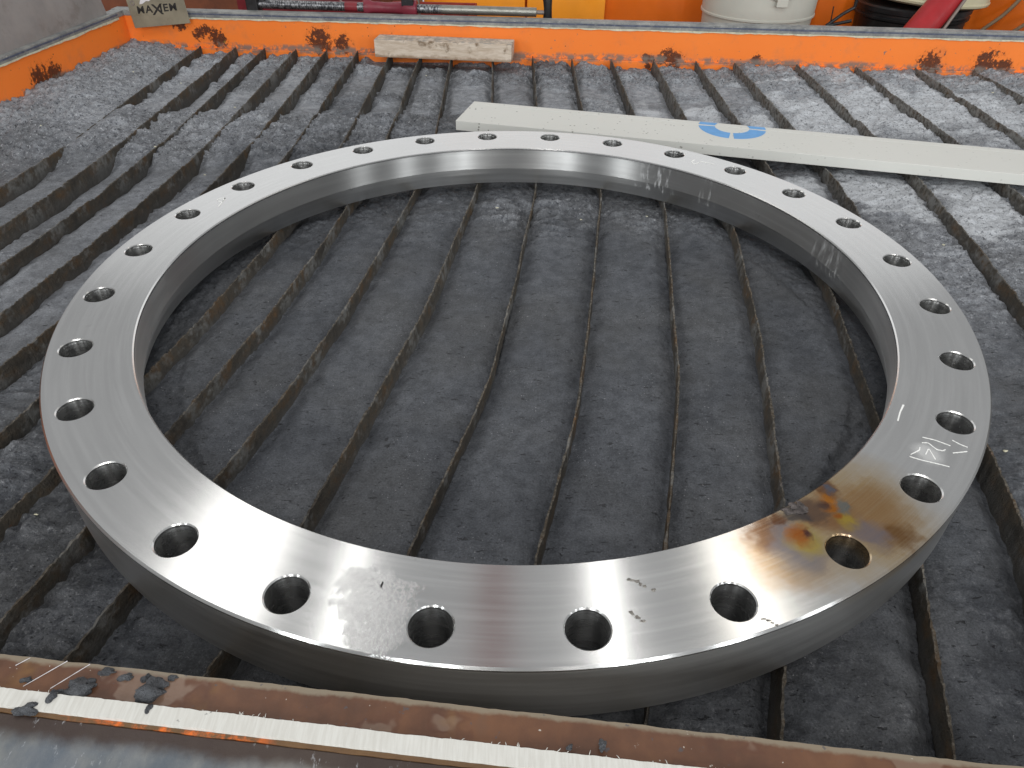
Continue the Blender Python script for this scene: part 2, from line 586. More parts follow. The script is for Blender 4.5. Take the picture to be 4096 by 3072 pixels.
def mat_wood():
    m = NT('weathered_timber')
    v = m.scale(m.pos, (4, 30, 30))
    g = m.noise(5, 5, .65, v, dist=.6)
    c = m.mix(m.map(g, .3, .7), srgb(186, 168, 148), srgb(216, 202, 186))
    st = m.map(m.noise(26, 5, .65), .52, .66)
    c = m.mix(m.math('MULTIPLY', st, .9), c, srgb(112, 90, 66))
    z = m.xyz()[2]
    top = m.map(z, -.0215, -.0195)
    c = m.mix(m.math('MULTIPLY', m.math('MULTIPLY', top, m.map(m.noise(60, 5, .7), .40, .6)), .75), c, srgb(140, 136, 130))
    f = m.map(m.math('ADD', z, m.math('MULTIPLY', m.noise(50, 4, .7), .02)), -.040, -.047)
    c = m.mix(m.math('MULTIPLY', f, .6), c, srgb(128, 98, 70))
    return m.set(color=c, rough=.85, normal=m.bump(g, .4, .0015))


def mat_board():
    m = NT('off_white_board')
    c = m.mix(m.noise(5, 3, .5), srgb(204, 204, 198), srgb(213, 213, 207))
    x = m.xyz()[0]
    sp = m.map(m.voro(85), .18, .11)
    dens = m.math('MULTIPLY', m.map(m.noise(30, 4, .6), .44, .54), m.map(x, .60, .05, .25, 1.0))
    sp = m.math('MULTIPLY', sp, dens)
    c = m.mix(m.math('MULTIPLY', sp, .85), c, srgb(92, 88, 82))
    c = m.mix(m.math('MULTIPLY', m.map(m.noise(40, 5, .7), .62, .75), .3), c, srgb(170, 166, 156))
    return m.set(color=c, rough=.55, normal=m.bump(m.noise(150, 3, .6), .12, .0006))


def mat_white_strip():
    m = NT('white_plastic_strip')
    v = m.scale(m.pos, (9, .8, 1))
    c = m.mix(m.map(m.noise(60, 4, .6, v), .3, .7), srgb(204, 202, 195), srgb(216, 215, 209))
    d = m.map(m.noise(70, 4, .6), .68, .72)
    c = m.mix(m.math('MULTIPLY', d, .7), c, srgb(110, 110, 108))
    return m.set(color=c, rough=.6, normal=m.bump(m.noise(120, 4, .6, v), .15, .0006))


def mat_pipe():
    m = NT('blackened_pipe')
    v = m.scale(m.pos, (2.2, 1, 1))
    c = m.mix(m.map(m.noise(150, 3, .7, v), .42, .62), srgb(62, 62, 66), srgb(150, 150, 152))
    x = m.xyz()[0]
    c = m.mix(m.map(x, -.20, -.18), c, m.mix(m.noise(60, 5, .7), srgb(112, 112, 106), srgb(168, 166, 158)))
    return m.set(color=c, rough=.34, metal=.75, normal=m.bump(m.noise(240, 3, .7), .5, .001))


REAR_BLOTS = [(-.8115, 1.2805, -.031, .024), (-.7654, 1.2769, -.0428, .030), (-.7917, 1.279, -.0251, .018), (-.5001, 1.2562, -.0391, .040),
              (-.4418, 1.2516, -.0515, .030), (.3714, 1.188, -.0551, .026), (.3903, 1.1865, -.068, .030), (.5944, 1.1705, -.0583, .015),
              (1.002, 1.1386, -.0539, .040), (1.1298, 1.1286, -.0502, .042), (1.1698, 1.1255, -.0564, .03), (.3273, 1.1914, -.067, .024),
              (-1.04, .930, -.052, .040), (-1.036, .975, -.050, .030), (-.86, 1.284, -.012, .02)]
def mat_lip():
    m = NT('flaking_lip')
    x = m.xyz()[0]
    f = m.map(m.noise(14, 4, .65, m.scale(m.pos, (1, 1, 1))), .50, .58)
    keep = m.math('MULTIPLY', m.map(x, -.245, -.225), m.map(x, -.125, -.15))
    f = m.math('MAXIMUM', m.math('MULTIPLY', f, .35), keep)
    f = m.math('MULTIPLY', f, m.map(m.noise(90, 4, .7), .44, .66))
    c = m.mix(f, m.mix(m.noise(60, 4), srgb(70, 50, 38), srgb(128, 96, 60)), srgb(226, 112, 40))
    return m.set(color=c, rough=.55)


M = dict(
    lip=mat_lip(),
    steel=mat_steel(), sludge=mat_sludge(), slat=mat_slat(), orange=mat_orange(blots=REAR_BLOTS),
    rim=mat_rim(), frust=mat_front_rust(), fgrey=mat_front_grey(), wood=mat_wood(), board=mat_board(), strip=mat_white_strip(), pipe=mat_pipe(),
    blue=plain('blue_print', (92, 156, 214), .5, var=.06, scale=60, bump=0),
    bluestrip=plain('slate_blue_strip', (84, 90, 108), .6, var=.25, scale=90, dirt=(140, 140, 138), dk=.6),
    sealant=plain('cracked_sealant', (206, 202, 178), .7, var=.15, scale=80, dirt=(140, 136, 126), dk=.5),
    chalk=plain('white_paint_pen', (238, 238, 235), .7, var=.05, scale=120, bump=0),
    scar=plain('ground_scar', (150, 146, 140), .3, metal=.9, var=.4, scale=420, bump=.8, bd=.001),
    weld=plain('weld_metal', (100, 94, 92), .42, metal=.75, var=.5, scale=190, bump=.9, bd=.002, dirt=(70, 62, 58), dk=.8),
    clod=plain('wet_sludge_clod', (92, 94, 98), .55, var=.35, scale=160, bump=1.0, bd=.004),
    sheet=plain('dull_splash_sheet', (146, 142, 140), .5, metal=.2, var=.12, scale=14, dirt=(116, 106, 102), dk=.5, bump=.2),
    plate=plain('aged_plate', (134, 126, 108), .45, metal=.25, var=.16, scale=18, dirt=(104, 90, 66), dk=.6, bump=.2),
    ink=plain('black_ink', (34, 30, 28), .6, var=.2, scale=150, bump=0),
    burgundy=plain('burgundy_cast', (118, 38, 52), .42, var=.12, scale=50),
    redtray=plain('red_tray', (150, 52, 40), .5, var=.15, scale=30, dirt=(110, 60, 50), dk=.4),
    dkred=plain('dark_red_tray', (120, 34, 42), .5, var=.15, scale=30),
    black=plain('black_plastic', (26, 26, 28), .42, var=.2, scale=30, dirt=(60, 60, 60), dk=.3),
    iron=plain('black_iron', (44, 43, 44), .5, metal=.4, var=.3, scale=70, bump=.5),
    cream=plain('cream_plastic', (196, 198, 188), .45, var=.03, scale=12, bump=.05),
    lid=plain('ivory_plastic', (214, 210, 178), .45, var=.04, scale=12, bump=.05),
    redtube=plain('red_pvc', (164, 34, 40), .4, var=.08, scale=30),
    cable=plain('tan_cable', (132, 116, 92), .55, var=.12, scale=60),
    rod=plain('grey_rod', (132, 122, 116), .45, metal=.3, var=.12, scale=60),
    cabin=plain('cabinet_enamel', (248, 158, 44), .35, var=.06, scale=7, bump=.03, dirt=(226, 128, 28), dk=.6),
    cabin2=plain('cabinet_enamel_deep', (226, 110, 22), .35, var=.08, scale=7, bump=.03),
    brown=plain('shaded_side_panel', (120, 66, 40), .55, var=.25, scale=9, dirt=(70, 42, 30), dk=.5),  # cabinet side in shade, with that shade put into the brown colour
    dark=plain('dark_shelf', (52, 46, 42), .7, var=.2, scale=20),
    post=plain('grey_post', (128, 128, 118), .5, metal=.3, var=.1, scale=30),
    white=plain('white_plastic', (216, 212, 214), .5, var=.04, scale=20, bump=0),
)

# ------------------------------------------------------------------ tank lines
RC = Vector((-.998, 1.2951, 0))
UR, NR = Vector((.99695, -.07805, 0)), Vector((.07805, .99695, 0))
UL, NL = Vector((-.1153, -.9933, 0)), Vector((-.9933, .1153, 0))
FO = Vector((-.3124, -.4842, 0))
UF, NF = Vector((.9946, -.1037, 0)), Vector((-.1037, -.9946, 0))


def lbox(mb, o, u, n, s0, s1, d0, d1, z0, z1):
    q = lambda s, d, z: o + u * s + n * d + Vector((0, 0, z))
    mb.hexa([q(s0, d0, z0), q(s1, d0, z0), q(s1, d1, z0), q(s0, d1, z0), q(s0, d0, z1), q(s1, d0, z1), q(s1, d1, z1), q(s0, d1, z1)])
    return mb


def lstrip(mb, o, u, n, s0, s1, d0, d1, z0, z1, step, jz0=0, jz1=0, jd0=0, jd1=0, seed=1):
    """long bar with jittered edges"""
    k = max(2, int((s1 - s0) / step))
    rg = random.Random(seed)
    st = len(mb.v)
    a = b = c = e = 0
    for i in range(k + 1):
        s = s0 + (s1 - s0) * i / k
        a = .6 * a + rg.uniform(-1, 1) * jz0
        b = .6 * b + rg.uniform(-1, 1) * jz1
        c = .6 * c + rg.uniform(-1, 1) * jd0
        e = .6 * e + rg.uniform(-1, 1) * jd1
        for (d, z) in ((d0 + c, z0 + a), (d1 + e, z0 + a), (d1 + e, z1 + b), (d0 + c, z1 + b)):
            mb.v.append(tuple(o + u * s + n * d + Vector((0, 0, z))))
    for i in range(k):
        p = st + i * 4
        for j in range(4):
            j2 = (j + 1) % 4
            mb.f.append((p + j, p + 4 + j, p + 4 + j2, p + j2))
    mb.f.append((st, st + 1, st + 2, st + 3))
    e_ = st + k * 4
    mb.f.append((e_ + 3, e_ + 2, e_ + 1, e_))
    return mb


tank = empty('cutting_tank', (0, 0, -.26))
tag(tank, 'orange waterjet cutting tank with parallel rusty slats and grey rims', 'tank')
rear = lbox(MB(), RC, UR, NR, -.008, 2.55, 0, .006, -.25, .004).build('rear_wall', M['orange'], tank)
lbox(MB(), RC, UR, NR, .002, 2.55, -.007, -.0002, -.25, -.0665).build('ledge', M['orange'], rear, bevel=.0015)
lbox(MB(), RC, UR, NR, -.03, 2.55, -.0015, .030, .0043, .0185).build('rim', M['rim'], rear, bevel=.0012)
lstrip(MB(), RC, UR, NR, .12, 2.55, -.0026, -.0003, .0108, .0142, .012, .0003, .0003, seed=4).build('rim_stripe', M['bluestrip'], rear)
lstrip(MB(), RC, UR, NR, .10, 2.55, -.0034, -.0002, .0015, .0046, .010, .0011, .0003, seed=9).build('sealant', M['sealant'], rear)
left = lbox(MB(), RC, UL, NL, -.004, 1.95, 0, .006, -.25, .004).build('left_wall', M['orange'], tank)
lbox(MB(), RC, UL, NL, .009, 1.95, -.007, -.0002, -.25, -.0665).build('ledge', M['orange'], left, bevel=.0015)
lbox(MB(), RC, UL, NL, .002, 1.95, -.0015, .030, .0043, .0170).build('rim', M['rim'], left, bevel=.0012)
lstrip(MB(), RC, UL, NL, .03, 1.95, -.0026, -.0003, .0100, .0132, .012, .0003, .0003, seed=5).build('rim_stripe', M['bluestrip'], left)
lstrip(MB(), RC, UL, NL, .03, 1.95, -.0034, -.0002, .0012, .0046, .010, .0010, .0003, seed=12).build('sealant', M['sealant'], left)
# front rail: stained steel top, white plastic strip, orange painted lip, galvanised sheet
front = lstrip(MB(), FO, UF, NF, -.95, 1.9, 0, .0214, -.25, .0130, .004, 0, .00012, .00025, 0, seed=21).build('front_rail', M['frust'], tank)
lstrip(MB(), FO, UF, NF, -.95, 1.9, .0212, .0312, -.02, .0156, .0022, 0, .00015, .00022, .0001, seed=23).build('plastic_strip', M['strip'], front)
lstrip(MB(), FO, UF, NF, -.95, 1.9, .0313, .0336, -.03, .0128, .006, 0, .0002, 0, .0003, seed=25).build('painted_lip', M['lip'], front)
lbox(MB(), FO, UF, NF, -.95, 1.9, .0337, .34, .002, .0122).build('sheet', M['fgrey'], front, bevel=.0008)
lbox(MB(), FO, UF, NF, -.95, 1.9, .0216, .0330, -.25, -.0205).build('front_wall', M['orange'], front)
MB().box((.17, .38, -.255), (2.9, 2.2, .01), -.09).build('tank_floor', M['dark'], tank)
# plastic burrs along the white strip
rg = random.Random(31)
mb = MB()
for i in range(46):
    s = rg.choice((.03, .16, .20, .31, .36, .42, .55)) + rg.gauss(0, .018)
    ln = rg.uniform(.0008, .0032)
    a = rg.uniform(-.9, .9)
    p = FO + UF * s + NF * .0213 + Vector((0, 0, .0150))
    dirv = (-NF * math.cos(a) + UF * math.sin(a)) * ln
    mb.tube([p, p + dirv * .6 + Vector((0, 0, .0005)), p + dirv + Vector((0, 0, rg.uniform(-.0006, .0008)))], [.00022, .00018, .00006], 5)
ob = mb.build('burrs', M['strip'], front)
tag(ob, kind='stuff')

# ------------------------------------------------------------------ slats
BY = [-.8, -.6, -.497, -.444, -.3, -.2, 0, .2, .4, .6, 1.5]
BX = [-.262, -.2, -.168, -.150, -.118, -.098, -.058, -.03, -.011, 0, 0]
X0 = [-.812, -.72, -.645, -.562, -.483, -.403, -.318, -.241, -.158, -.056, .042, .138, .238, .340, .441, .54, .685, .826, .965, 1.103, 1.243]
EXPL = {  # measured bends of the slats seen through the ring: y -> x
    8: [(-.60, -.362), (-.443, -.321), (-.377, -.302), (-.25, -.268), (-.152, -.243), (.018, -.210), (.37, -.163), (.64, -.153), (1.3, -.164)],
    9: [(-.60, -.262), (-.45, -.217), (-.316, -.182), (-.208, -.158), (.041, -.109), (.39, -.064), (.83, -.051), (1.3, -.062)],
    10: [(-.60, -.16), (-.45, -.116), (-.345, -.087), (-.25, -.063), (-.111, -.026), (.058, -.005), (.405, .034), (.80, .044), (1.3, .040)],
    11: [(-.60, -.05), (-.45, -.008), (-.354, .018), (-.281, .035), (-.142, .067), (.03, .092), (.382, .137), (.785, .136), (1.3, .138)],
    12: [(-.60, .055), (-.45, .099), (-.34, .124), (-.26, .143), (-.102, .179), (.047, .196), (.336, .232), (.752, .240), (1.3, .234)],
    13: [(-.60, .141), (-.497, .176), (-.444, .194), (-.293, .237), (-.179, .260), (-.008, .289), (.245, .321), (.721, .341), (1.3, .339)],
    14: [(-.60, .254), (-.493, .290), (-.335, .336), (-.158, .370), (.058, .402), (.45, .437), (.693, .441), (1.3, .442)],
    15: [(-.60, .345), (-.314, .437), (-.222, .456), (.285, .527), (.478, .537), (.667, .541), (1.3, .535)],
}


def slat_x(i, y):
    if i in EXPL:
        p = EXPL[i]
        ys = np.array([q[0] for q in p]); xs = np.array([q[1] for q in p])
        e = .03   # soften the polyline
        return (np.interp(y - e, ys, xs) + np.interp(y, ys, xs) * 2 + np.interp(y + e, ys, xs)) / 4
    return X0[i] + np.interp(y, BY, BX)


front_y = lambda x: -.4842 - (x + .3124) * .1043
rear_y = lambda x: 1.2951 - (x + .998) * .0783

for i in range(len(X0)):
    yr = rear_y(X0[i]) - .0085
    xb = float(slat_x(i, np.array(-.5)))
    yf = front_y(xb) + .001
    n = int((yr - yf) / .0020)
    ys = np.linspace(yf, yr, n)
    xs = slat_x(i, ys) + .0016 * fbm(ys, ys * 0 + i * 9.1, 9, 3, 40 + i)
    jag = np.abs(fbm(ys, ys * 0 + i * 3.3, 190, 3, 60 + i)) * .0034 + np.abs(vn(ys, ys * 0 + i, 55, 90 + i)) * .0012
    r = np.hypot(xs, ys)
    notch = np.clip(fbm(ys, ys * 0 + 5.7 * i, 14, 2, 77 + i) - .28, 0, 1) * .010 * ss(.50, .56, r)
    zt = -.0602 - jag - notch
    th = .0012 + .0007 * np.abs(fbm(ys, ys * 0 + 2.2 * i, 120, 3, 110 + i)) + .0016 * np.clip(fbm(ys, ys * 0 + i, 30, 3, 130 + i) - .35, 0, 1)
    lean = .004 * math.sin(i * 2.3)
    rows = []
    for (k, sgn) in ((0, -1), (1, -1), (2, -1), (2, 1), (1, 1), (0, 1)):
        zz = [np.full(n, -.14), zt - .010, zt][k]
        wob = .0010 * fbm(ys, zz * 0 + k * 3 + sgn, 130, 3, 150 + i)
        tt = th * [1.3, 1.15, .62][k]
        rows.append(np.stack([xs + sgn * tt + wob + lean * (zz + .06) / .06 * -1, ys, zz - (.0004 * np.abs(fbm(ys, ys * 0 + sgn, 300, 2, 170 + i)) if k == 2 else 0)], 1))
    V = np.stack(rows, 1).reshape(-1, 3)
    F = []
    for j in range(n - 1):
        for k in range(5):
            F.append((j * 6 + k, j * 6 + k + 1, j * 6 + 6 + k + 1, j * 6 + 6 + k))
    F.append(tuple(range(6)))
    F.append(tuple((n - 1) * 6 + k for k in range(6))[::-1])
    me = bpy.data.meshes.new('slat')
    me.from_pydata(V.tolist(), [], F)
    me.update()
    link('slat', me, M['slat'], tank)

# ------------------------------------------------------------------ sludge bed
def axis(parts):
    out = []
    for (a, b, step) in parts:
        out.append(np.arange(a, b, step))
    return np.concatenate(out)


gx = axis([(-1.13, -.55, .0034), (-.55, .50, .0019), (.50, 1.45, .0034)])
gy = axis([(0, .30, .0016), (.30, .56, .0021), (.56, 1.0001, .0026)])   # 0 = front rail .. 1 = rear wall
gy = gy / gy[-1]
XX, VV = np.meshgrid(gx, gy)
YY = front_y(XX) - .004 + (rear_y(XX) + .002 - front_y(XX) + .004) * VV
xl = -.998 - (1.2951 - YY) * .1161 + .001
XX = np.where(XX < -.55, xl + (XX + 1.13) * (-.55 - xl) / (-.55 + 1.13), XX)
xs_all = np.stack([slat_x(i, YY) for i in range(len(X0))], 0)
dslat = np.full(XX.shape, 9.0)
chan = np.zeros(XX.shape, int)
for i in range(len(X0)):
    dslat = np.minimum(dslat, np.abs(XX - xs_all[i]))
    chan += (XX > xs_all[i])
rs = np.random.RandomState(5)
choff = rs.uniform(-.004, .003, len(X0) + 2)[chan]
chseed = rs.uniform(0, 50, len(X0) + 2)[chan]
RR = np.hypot(XX, YY)
inside = ss(.50, .40, RR)
warpx = XX + .03 * fbm(XX, YY, 6, 3, 201)
warpy = YY + .03 * fbm(XX, YY, 6, 3, 202)
# how churned up it is
band = ss(.50, .58, warpy) * ss(.86, .74, warpy) * ss(.02, -.22, warpx)
pile = ss(-.80, -.96, warpx) * ss(.74, .92, warpy)
redge = ss(1.00, 1.10, YY + .0783 * XX) * .9
rightr = ss(.42, .60, warpx) * ss(-.15, .15, warpy)
rearr = ss(.58, .70, warpy)
fl = ss(-.26, -.36, XX) * ss(-.10, -.25, YY)
inpile = inside * ss(.19, .33, warpy) * np.clip(ss(-.10, .0, warpx), .5, 1) * ss(.36, .30, warpx)
patch = ss(.02, .12, fbm(XX + chseed * 3, YY * 1.6, 6, 3, 210) + .08 * fbm(XX, YY, 40, 3, 211))
rough = np.clip(np.maximum.reduce([band, pile, ss(-.72, -.84, warpx) * ss(.40, .60, warpy), redge, rightr * .75, fl * .8, inpile * .85, rearr * patch * .65, .45 * patch * (1 - inside)]), 0, 1)
rough = np.clip(rough + .10 + .06 * fbm(XX, YY, 30, 2, 215), 0, 1)
H = -.0835 + .0070 * inside + choff * (1 - .6 * inside)
H += .0035 * fbm(XX + chseed, YY, 9, 3, 220)
H += .004 * ss(.44, .58, XX)
H += .006 * ss(-.35, -.6, XX) * ss(.5, .2, YY)                 # deeper channels on the left
H += band * (.0165 + .008 * fbm(XX, YY, 11, 3, 230))
H += ss(-.74, -.84, warpx) * ss(.40, .60, warpy) * .009
H += pile * (.017 + .012 * fbm(XX, YY, 9, 3, 232))
H += redge * (.003 + .006 * fbm(XX + chseed, YY, 14, 3, 233))
H += rightr * (.006 + .006 * fbm(XX + chseed, YY, 8, 3, 234))
H += fl * (.012 + .006 * fbm(XX, YY, 12, 3, 235))
H += rearr * patch * .0035
H += inpile * (.009 + .006 * fbm(XX, YY, 16, 3, 236))
lump = np.abs(fbm(XX * .75, YY * 1.5, 42, 5, 240, .58))
crumb = fbm(XX, YY, 130, 4, 241, .62)
H += rough ** 1.5 * (.018 * (lump - .15) + .0038 * crumb)
# terraces: layers left by slumping
tz = fbm(warpx, warpy, 16, 3, 243) * 3.2 + YY * 22
H += band * .0035 * (tz - np.floor(tz) - .5)
H += (1 - rough) * .0010 * fbm(XX, YY, 60, 4, 242)
wr = np.sin((YY * 160 + 6 * fbm(XX, YY, 12, 3, 244)) ) * .5
H += .0009 * wr * ss(.1, .4, fbm(XX + chseed, YY, 7, 2, 245)) * (.3 + .7 * (1 - rough))
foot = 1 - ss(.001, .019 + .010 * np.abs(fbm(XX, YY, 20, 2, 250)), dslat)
H -= foot * (.0085 - .0035 * inside) * (1.0 * (1 - band * .8) * (1 - pile * .9)) * (1 + .6 * fbm(XX, YY, 45, 3, 251))
H = np.where(XX > -.87, np.minimum(H, -.0625 + .30 * dslat + .0015 * crumb), H)
# never touch the underside of the ring or the board
ringfoot = ss(.53, .50, RR) * ss(.36, .385, RR)
H = np.where(ringfoot > 0, np.minimum(H, -.0665 - .012 * ringfoot + .004 * crumb * ringfoot), H)
tx, ty = XX + .115, YY - .659
bs, bd_ = tx * .9696 - ty * .2445, tx * .2445 + ty * .9696
under = ss(-.03, 0, bs) * ss(-.03, 0, bd_) * ss(.155, .12, bd_)
H = np.where(under > 0, np.minimum(H, -.064 - .012 * under), H)
H = np.minimum(H, np.where(YY < .5, -.0625, -.040))
blockz = ss(.06, .03, np.abs(YY - 1.185 + .11 * (XX + .18))) * ss(.21, .18, np.abs(XX + .18))
H = np.where(blockz > 0, np.minimum(H, -.066 - .022 * blockz), H)
# moisture and powder, plus shade of hollows and slat feet put into the tone
dry_shade = .10 + (.40 + .18 * ss(-.2, .2, warpx)) * ss(.45, .85, warpy) + .24 * ss(-.42, -.55, warpx) * ss(-.12, .10, warpy) + .60 * ss(.33, .60, warpx) * ss(-.15, .25, warpy) + .20 * pile + .22 * inpile
dry_shade += .20 * fbm(XX + chseed, YY, 10, 4, 260) + .10 * fbm(XX, YY, 50, 3, 261)
dry_shade += rearr * (.40 * fbm(XX * .6 + chseed * 2, YY * 1.5, 9, 4, 263) + .16 * fbm(XX, YY, 26, 3, 264)) + rearr * .18 * (1 - patch) + rough * (.7 * (lump - .18)) + .10 * ss(-.3, -.6, XX)  # lump term darkens hollows and lightens tops, shade painted into the tone
dry_shade = np.clip(dry_shade * (1 - .55 * inside * (1 - inpile)), 0, 1)
pcen = [(.52, .72, .16), (.66, .80, .14), (.80, .85, .18), (.95, .85, .16), (.62, .42, .10), (.78, .40, .12), (.28, .86, .12), (.38, .80, .10), (.50, .45, .08), (.70, .28, .08)]
powder = np.zeros(XX.shape)
for (px_, py_, pr_) in pcen:
    powder = np.maximum(powder, ss(pr_, pr_ * .25, np.hypot((XX - px_) * 1.2, YY - py_) + .05 * fbm(XX, YY, 18, 3, 270)))
powder = 1.15 * powder * (.65 + .8 * fbm(XX + chseed, YY, 8, 3, 271)) + .35 * ss(.15, .45, fbm(XX + chseed, YY * 2.5, 14, 3, 272)) * np.maximum(ss(.6, .9, warpy), ss(.4, .55, warpx) * ss(0, .2, warpy)) + .45 * ss(.40, .62, warpx) * ss(.15, .4, warpy)
powder = np.clip(powder - .6 * foot, 0, 1)  # powder thinned beside the slats, painting in their dark strip of shade

ny, nx = XX.shape
me = bpy.data.meshes.new('abrasive_sludge')
me.vertices.add(nx * ny)
me.vertices.foreach_set('co', np.stack([XX, YY, H], -1).astype(np.float32).ravel())
ii = np.arange((ny - 1) * (nx - 1))
r0 = (ii // (nx - 1)) * nx + ii % (nx - 1)
quads = np.stack([r0, r0 + 1, r0 + nx + 1, r0 + nx], 1).astype(np.int32)
me.loops.add(quads.size)
me.polygons.add(len(quads))
me.loops.foreach_set('vertex_index', quads.ravel())
me.polygons.foreach_set('loop_start', np.arange(len(quads), dtype=np.int32) * 4)
me.polygons.foreach_set('use_smooth', np.ones(len(quads), bool))
for nm, arr in (('dry_shade', dry_shade), ('powder', powder), ('rough', rough)):
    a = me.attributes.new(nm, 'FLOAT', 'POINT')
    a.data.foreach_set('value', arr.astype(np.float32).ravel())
me.update()
me.validate()
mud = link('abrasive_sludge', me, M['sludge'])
tag(mud, 'grey garnet sludge lying between the tank slats', 'sludge', kind='stuff')

# ------------------------------------------------------------------ flange ring
RO, RI, RH, RB, TH = .484, .4035, .457, .0151, .060
NH, PH = 28, -1.6911
SEG = 16            # arc segments per sector on each side
NHV = 4 * SEG // 2 * 2   # vertices round a hole


def ring_mesh():
    bm = bmesh.new()
    cache = {}

    def vert(x, y, z):
        k = (round(x, 6), round(y, 6), round(z, 6))
        if k not in cache:
            cache[k] = bm.verts.new((x, y, z))
        return cache[k]

    half = PI / NH
    side = 8
    co, ci, ch = .0016, .0012, .0010      # chamfers
    rit, rot_ = RI + ci, RO - co
    # loop of the sector boundary and of the hole, both starting at outer-left corner, in (dtheta, r)
    def boundary(ri, ro):
        b = []
        for k in range(SEG): b.append((-half + 2 * half * k / SEG, ro))
        for k in range(side): b.append((half, ro + (ri - ro) * k / side))
        for k in range(SEG): b.append((half - 2 * half * k / SEG, ri))
        for k in range(side): b.append((-half, ri + (ro - ri) * k / side))
        return b
    for h in range(NH):
        th = PH + 2 * PI * h / NH
        c = (RH * math.cos(th), RH * math.sin(th))
        def hole(rad):
            out = []
            for (dt, r) in boundary(rit, rot_):
                x, y = r * math.cos(th + dt) - c[0], r * math.sin(th + dt) - c[1]
                a = math.atan2(y, x)
                out.append(a)
            # spread angles evenly
            n = len(out)
            a0 = out[0]
            return [(c[0] + rad * math.cos(a0 + 2 * PI * k / n), c[1] + rad * math.sin(a0 + 2 * PI * k / n)) for k in range(n)]
        for (z, ri, ro, up) in ((0.0, rit, rot_, True), (-TH, RI + .010, RO - .001, False)):
            B = [vert(r * math.cos(th + dt), r * math.sin(th + dt), z) for dt, r in boundary(ri, ro)]
            hc = hole(RB + ch)
            n = len(B)
            prev = B
            # an intermediate loop keeps the quads well shaped
            H1 = [vert(q[0], q[1], z) for q in hc]
            mid = [vert(*(B[k].co.xy * .4 + H1[k].co.xy * .6), z) for k in range(n)]
            for (A, Bq) in ((B, mid), (mid, H1)):
                for k in range(n):
                    k2 = (k + 1) % n
                    fc = (A[k], A[k2], Bq[k2], Bq[k])
                    try:
                        bm.faces.new(fc if not up else fc[::-1])
                    except ValueError:
                        pass
        # hole wall with chamfers
        loops = [[vert(*q, 0.0) for q in hole(RB + ch)], [vert(*q, -ch) for q in hole(RB)],
                 [vert(*q, -TH + ch) for q in hole(RB)], [vert(*q, -TH) for q in hole(RB + ch)]]
        n = len(loops[0])
        for a, b in zip(loops, loops[1:]):
            for k in range(n):
                k2 = (k + 1) % n
                bm.faces.new((a[k], a[k2], b[k2], b[k]))
    # outer and inner walls
    na = NH * SEG
    def loop(r, z):
        out = []
        for h in range(NH):
            th = PH + 2 * PI * h / NH
            for k in range(SEG):
                dt = -half + 2 * half * k / SEG
                out.append(vert(r * math.cos(th + dt), r * math.sin(th + dt), z))
        return out
    outer = [loop(rot_, 0), loop(RO, -co), loop(RO, -TH + .001), loop(RO - .001, -TH)]
    inner = [loop(rit, 0), loop(RI, -ci), loop(RI, -.0325), loop(RI + .010, -TH)]
    for prof in (outer, inner):
        for a, b in zip(prof, prof[1:]):
            for k in range(na):
                k2 = (k + 1) % na
                try:
                    bm.faces.new((a[k], a[k2], b[k2], b[k]))
                except ValueError:
                    pass
    bmesh.ops.recalc_face_normals(bm, faces=bm.faces)
    me = bpy.data.meshes.new('flange_ring')
    bm.to_mesh(me)
    bm.free()
    me.polygons.foreach_set('use_smooth', [True] * len(me.polygons))
    me.set_sharp_from_angle(angle=math.radians(14))
    return me


ring = link('flange_ring', ring_mesh(), M['steel'])
tag(ring, 'large machined steel flange ring with bolt holes lying on the slats', 'flange')


def ribbon(mb, pts, w, z, h=.00012):
    """hand-drawn stroke lying on a face"""
    P = []
    pts = [Vector((p[0], p[1])) for p in pts]
    for a, b in zip(pts, pts[1:]):
        for k in range(6):
            P.append(a.lerp(b, k / 6))
    P.append(pts[-1])
    P = [P[0]] + [(P[i - 1] + P[i] * 2 + P[i + 1]) / 4 for i in range(1, len(P) - 1)] + [P[-1]]
    L = []
    for i, p in enumerate(P):
        d = (P[min(i + 1, len(P) - 1)] - P[max(i - 1, 0)]).normalized()
        n = Vector((-d.y, d.x))
        ww = w * (.72 + .16 * math.sin(i * .9 + p.x * 900))
        L.append((p + n * ww / 2, p - n * ww / 2))
    k = len(mb.v)
    for a, b in L:
        mb.v += [(a.x, a.y, z), (b.x, b.y, z), (b.x, b.y, z + h), (a.x, a.y, z + h)]
    for i in range(len(L) - 1):
        q = k + i * 4
        for j in range(4):
            mb.f.append((q + j, q + 4 + j, q + 4 + (j + 1) % 4, q + (j + 1) % 4))
    return mb


def strokes(name, lists, w, mat=None):
    mb = MB()
    for l in lists:
        ribbon(mb, l, w, .00006)
    return mb.build(name, mat or M['chalk'], ring)


